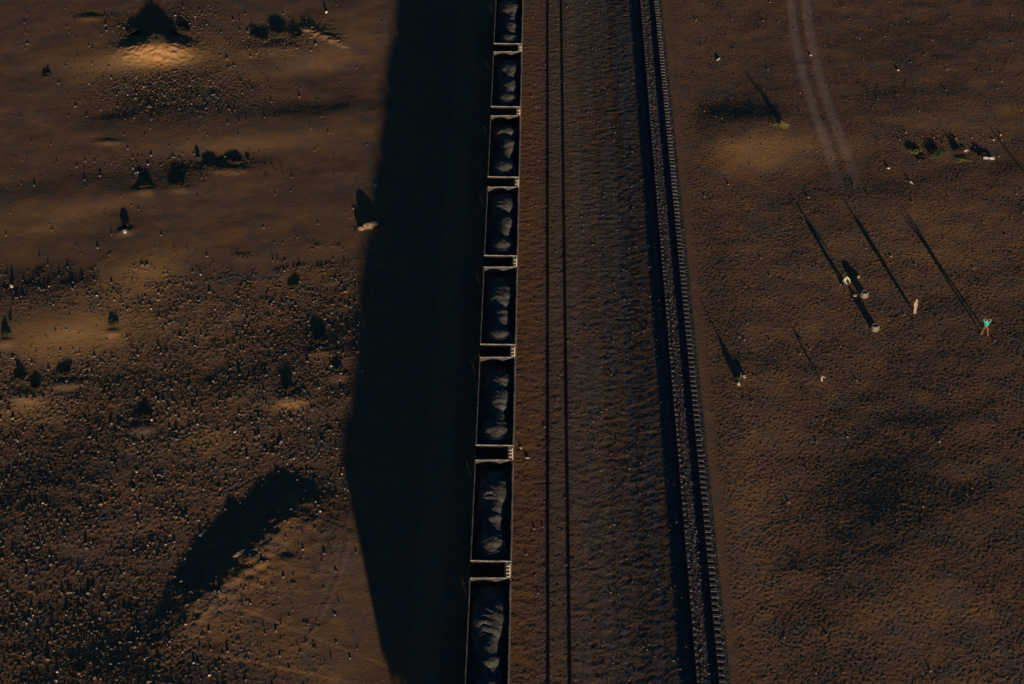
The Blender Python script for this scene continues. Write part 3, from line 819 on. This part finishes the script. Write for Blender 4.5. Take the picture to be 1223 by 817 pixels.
def person(loc, rz, J, top_m, leg_m, label, shoe_m='shoe', hem=None, name='person'):
    """J: joints: pelvis, chest, neck, head, and L/R of hip, knee, ankle, toe, shoulder, elbow, wrist, hand"""
    t = empty(name, loc, rz); tag(t, label, 'person')
    V3 = lambda k: Vector(J[k])
    jo, ed, ix = [], [], {}
    def add(k, p, r, r2=None, frm=None):
        ix[k] = len(jo); jo.append((p[0], p[1], p[2], r, r2 or r))
        if frm is not None: ed.append((ix[frm], ix[k]))
    add('pelvis', V3('pelvis'), .13, .10)
    add('waist', (V3('pelvis') * .55 + V3('chest') * .45), .12, .09, 'pelvis')
    add('chest', V3('chest'), .145, .1, 'waist'); add('neck', V3('neck'), .055, None, 'chest')
    hd = (V3('head') - V3('neck')).normalized()
    add('jaw', V3('head') - hd * .05, .07, .08, 'neck'); add('skull', V3('head') + hd * .045, .078, .095, 'jaw')
    add('crown', V3('head') + hd * .105, .05, .06, 'skull')
    for s in 'LR':
        add('hip' + s, V3('hip' + s), .09, None, 'pelvis'); add('knee' + s, V3('knee' + s), .055, None, 'hip' + s)
        add('ankle' + s, V3('ankle' + s), .038, None, 'knee' + s); add('toe' + s, V3('toe' + s), .035, None, 'ankle' + s)
        add('sh' + s, V3('sh' + s), .055, None, 'chest'); add('el' + s, V3('el' + s), .04, None, 'sh' + s)
        add('wr' + s, V3('wr' + s), .028, None, 'el' + s); add('palm' + s, V3('palm' + s), .033, .016, 'wr' + s)
        d = (V3('palm' + s) - V3('wr' + s)).normalized()
        side = d.cross(Vector((0, 0, 1))); side = side.normalized() if side.length > .1 else Vector((1, 0, 0))
        curl = d.cross(side).normalized()
        base = V3('palm' + s)
        for q, (off, ln) in enumerate(((-.028, .065), (-.009, .078), (.009, .072), (.028, .055))):
            a = base + side * off + d * .035; b = a + d * ln * .5; c = b + (d * .7 + curl * .5) * ln * .5
            add(f'f{s}{q}a', a, .009, None, 'palm' + s); add(f'f{s}{q}b', b, .008, None, f'f{s}{q}a'); add(f'f{s}{q}c', c, .007, None, f'f{s}{q}b')
        a = base - side * .045 + d * .0; b = a + (d - side * .5) * .035
        add(f't{s}a', a, .01, None, 'palm' + s); add(f't{s}b', b, .009, None, f't{s}a')
    skin_mesh('body', jo, ed, M['skin'], t, 1)
    # face: nose, ears, eyes and mouth belong to the head; hair cap
    head = V3('head'); fw = Vector(J.get('face', (0, -1, 0))).normalized(); sd_ = fw.cross(hd).normalized()
    h = MB()
    bm = bmesh.new(); bmesh.ops.create_icosphere(bm, subdivisions=3, radius=1)
    q = hd.to_track_quat('Z', 'Y')
    for v in list(bm.verts):
        c = v.co.copy(); wv = q @ Vector((c.x * .092, c.y * .105, c.z * .115))
        v.co = head + hd * .045 + wv - fw * .018
    bmesh.ops.delete(bm, geom=[v for v in bm.verts if (v.co - head).dot(fw) > .045 and (v.co - head).dot(hd) < .085 or (v.co - head).dot(hd) < -.06], context='VERTS')
    me = bpy.data.meshes.new('hair'); bm.to_mesh(me); bm.free(); me.shade_smooth(); link('hair', me, M['hair'], t)
    f = MB()
    f.tube(head + fw * .075 + hd * .02, head + fw * .108 - hd * .012, .009, .016, 6)
    for s in (-1, 1): f.box(head + sd_ * s * .083 + hd * .005, (.02, .03, .055))
    f.build('nose_and_ears', M['skin'], t)
    e = MB()
    for s in (-1, 1): e.box(head + sd_ * s * .032 + fw * .083 + hd * .028, (.022, .012, .012))
    e.box(head + fw * .084 - hd * .045, (.045, .01, .012))
    e.build('eyes_and_mouth', M['black'], t)
    # jacket / top
    tj, te = [], []
    def a2(p, r, r2=None, frm=None):
        tj.append((p[0], p[1], p[2], r, r2 or r))
        if frm is not None: te.append((frm, len(tj) - 1))
        return len(tj) - 1
    pw = V3('pelvis'); ch = V3('chest')
    w0 = a2(pw * .6 + ch * .4, .185, .15); hm = a2(hem if hem else pw - (ch - pw) * .12, .18 if hem is None else .2, .14, w0)
    c0 = a2(ch, .215, .15, w0); n0 = a2(ch * .45 + V3('neck') * .55, .09, .08, c0)
    for s in 'LR':
        s0 = a2(V3('sh' + s), .085, None, c0); e0 = a2(V3('el' + s), .06, None, s0); a2(V3('wr' + s) * .9 + V3('el' + s) * .1, .05, None, e0)
    skin_mesh('jacket' if hem is None else 'long_coat', tj, te, M[top_m], t, 2)
    pj, pe = [], []
    pj.append((*pw, .145, .115))
    for s in 'LR':
        n = len(pj); hp, kn, an = V3('hip' + s), V3('knee' + s), V3('ankle' + s)
        pj += [(*hp, .125, .12), (*kn, .095, .09), (*(an * .95 + kn * .05), .075, .075)]
        pe += [(0, n), (n, n + 1), (n + 1, n + 2)]
    skin_mesh('trousers', pj, pe, M[leg_m], t, 2)
    for s in 'LR':
        a, b = V3('ankle' + s), V3('toe' + s)
        skin_mesh('shoe', [(*(a + Vector((0, 0, -.02))), .05, .05), (*((a + b) / 2), .048, .04), (*b, .042, .032)], [(0, 1), (1, 2)], M[shoe_m], t, 1)
    return t

def stand(spread=.12, h=1.75, arms=None, lean_=(0, 0), face=(0, -1, 0)):
    k = h / 1.75; lx, ly = lean_
    J = dict(pelvis=(0, 0, .95), chest=(lx * .6, ly * .6, 1.32), neck=(lx * .9, ly * .9, 1.48), head=(lx * 1.05, ly * 1.05, 1.62), face=face)
    fx, fy = face[0], face[1]
    for s, n in ((-1, 'L'), (1, 'R')):
        J['hip' + n] = (s * .1, 0, .9); J['knee' + n] = (s * (.1 + spread * .5), -.02, .5)
        J['ankle' + n] = (s * (.1 + spread), .0, .08); J['toe' + n] = (s * (.12 + spread), -.16, .04)
        J['sh' + n] = (s * .19 + lx * .75, ly * .75, 1.41)
        A = (arms or {}).get(n)
        if A: J['el' + n], J['wr' + n], J['palm' + n] = A
        else:
            J['el' + n] = (s * .25 + lx * .5, .02, 1.12); J['wr' + n] = (s * .24 + lx * .3, -.05, .87); J['palm' + n] = (s * .24 + lx * .3, -.07, .79)
    return {a: (tuple(c * k for c in b) if a != 'face' else b) for a, b in J.items()}

pA = place(1176, 399)
person(pA, -.2, stand(.17, 1.78, arms={'L': ((-.36, -.05, 1.62), (-.24, -.2, 1.84), (-.2, -.22, 1.91)), 'R': ((.36, -.05, 1.62), (.24, -.2, 1.84), (.2, -.22, 1.91))}),
       'teal', 'rust', 'person in a teal jacket, legs apart and arms raised, far right')
Jb = stand(.0, 1.72)
person(place(1092, 374), .9, Jb, 'cream', 'cream', 'slim person in pale clothes standing with feet together', hem=Vector((0, 0, .62)))
# kneeling person in pale green
K = dict(pelvis=(0, .05, .50), chest=(0, -.1, .86), neck=(0, -.14, 1.02), head=(0, -.18, 1.15), face=(0, -.9, -.3))
for s, n in ((-1, 'L'), (1, 'R')):
    K['hip' + n] = (s * .1, .05, .46); K['knee' + n] = (s * .16, -.3, .10); K['ankle' + n] = (s * .14, .16, .07); K['toe' + n] = (s * .14, .32, .04)
    K['sh' + n] = (s * .19, -.12, .95); K['el' + n] = (s * .3, -.3, .74); K['wr' + n] = (s * .2, -.5, .55); K['palm' + n] = (s * .16, -.56, .5)
person(place(1008, 341), .7, K, 'palegreen', 'darkcloth', 'person in pale green kneeling on the ground near the tyres')

def tyre_stack(px, py, label, n=2, seed=0, R=.37):
    p = place(px, py); rr = random.Random(seed)
    t = empty('tyre', p); tag(t, label, 'tyre', 'old tyres lying on the brown ground')
    prof = [(R * .58, .03), (R * .7, .0), (R * .93, .015), (R, .06), (R, .20), (R * .93, .245), (R * .7, .26), (R * .58, .23), (R * .66, .13)]
    for k in range(n):
        b = MB(); b.lathe(prof, 28, closed=True, c=(rr.uniform(-.02, .02) if k else 0, rr.uniform(-.02, .02) if k else 0, k * .262))
        b.build('casing', M['tyre'], t, smooth=False)
        tr = MB()
        for i in range(24):
            a = 2 * math.pi * i / 24
            tr.box((math.cos(a) * (R + .004), math.sin(a) * (R + .004), .13 + k * .262), (.02, .045, .17), Matrix.Rotation(a, 3, 'Z'))
        tr.build('tread', M['tyre'], t)
    return t
tyre_stack(1045, 394, 'old tyre nearest the viewer, below the kneeling person', seed=1)
tyre_stack(1032, 354, 'old tyre right beside the kneeling person', seed=2)
for (px, py, lab) in [(1021, 354, 'pinkish bundle between the kneeling person and the tyre'), (1024, 331, 'pale bundle behind the tyre beside the kneeling person')]:
    rock('cloth_bundle', px, py, (.25, .16, .14), 'cream', lab, 'bundle', px % 50, sub=3)

# dead bush with one tall bare stem
p = place(884, 455)
t = empty('dead_bush', p); tag(t, 'dead bush with a tall bare stem just right of the raised track', 'dead bush')
s = stems_mb(34, .45, .32, 5); s.build('branches', M['stem'], t)
s = MB(); s.tube((0, 0, 0), (.03, .02, .5), .11, .075, 7); s.tube((.03, .02, .5), (.01, 0, 1.0), .075, .02, 7); s.build('stem', M['stem'], t)
v, f = leaf_cloud(2200, .4, .3, .26, .05, 77); link('foliage', np_mesh('foliage', v, f), M['leafdark'], t)
rock('stone', 882, 459, (.24, .14, .14), 'chalk', 'pale stone at the foot of the dead bush', 'stone', 41)
rock('stone', 889, 451, (.16, .1, .2), 'chalk', 'pinkish upright stone right of the dead bush', 'stone', 42)
# stake with a rag
p = place(981, 456)
t = empty('wooden_stake', p); tag(t, 'short stake with a pale rag right of the dead bush', 'stake')
s = MB(); s.tube((0, 0, -.1), (.03, .0, .78), .035, .022, 8); s.build('post', M['stem'], t)
v = MB()
for (a, b, c, d_) in [((.0, -.03, .62), (.34, -.05, .5), .07, .03), ((0, -.02, .6), (-.05, -.06, .25), .09, .06), ((0, -.02, .3), (.1, -.1, .12), .07, .03)]:
    v.tube(a, b, c, d_, 7)
v.build('rag', M['cream'], t)
# post just outside the right edge whose shadow crosses the corner
p = place(1272, 268)
t = empty('wooden_post', p); tag(t, 'wooden post out of view at the right, only its shadow shows', 'post')
s = MB(); s.tube((0, 0, -.2), (.02, 0, 1.5), .09, .075, 9); s.build('post', M['timber'], t)
s = MB(); s.tube((.02, 0, 1.5), (.02, 0, 1.55), .095, .09, 9); s.build('cap', M['wheel'], t)
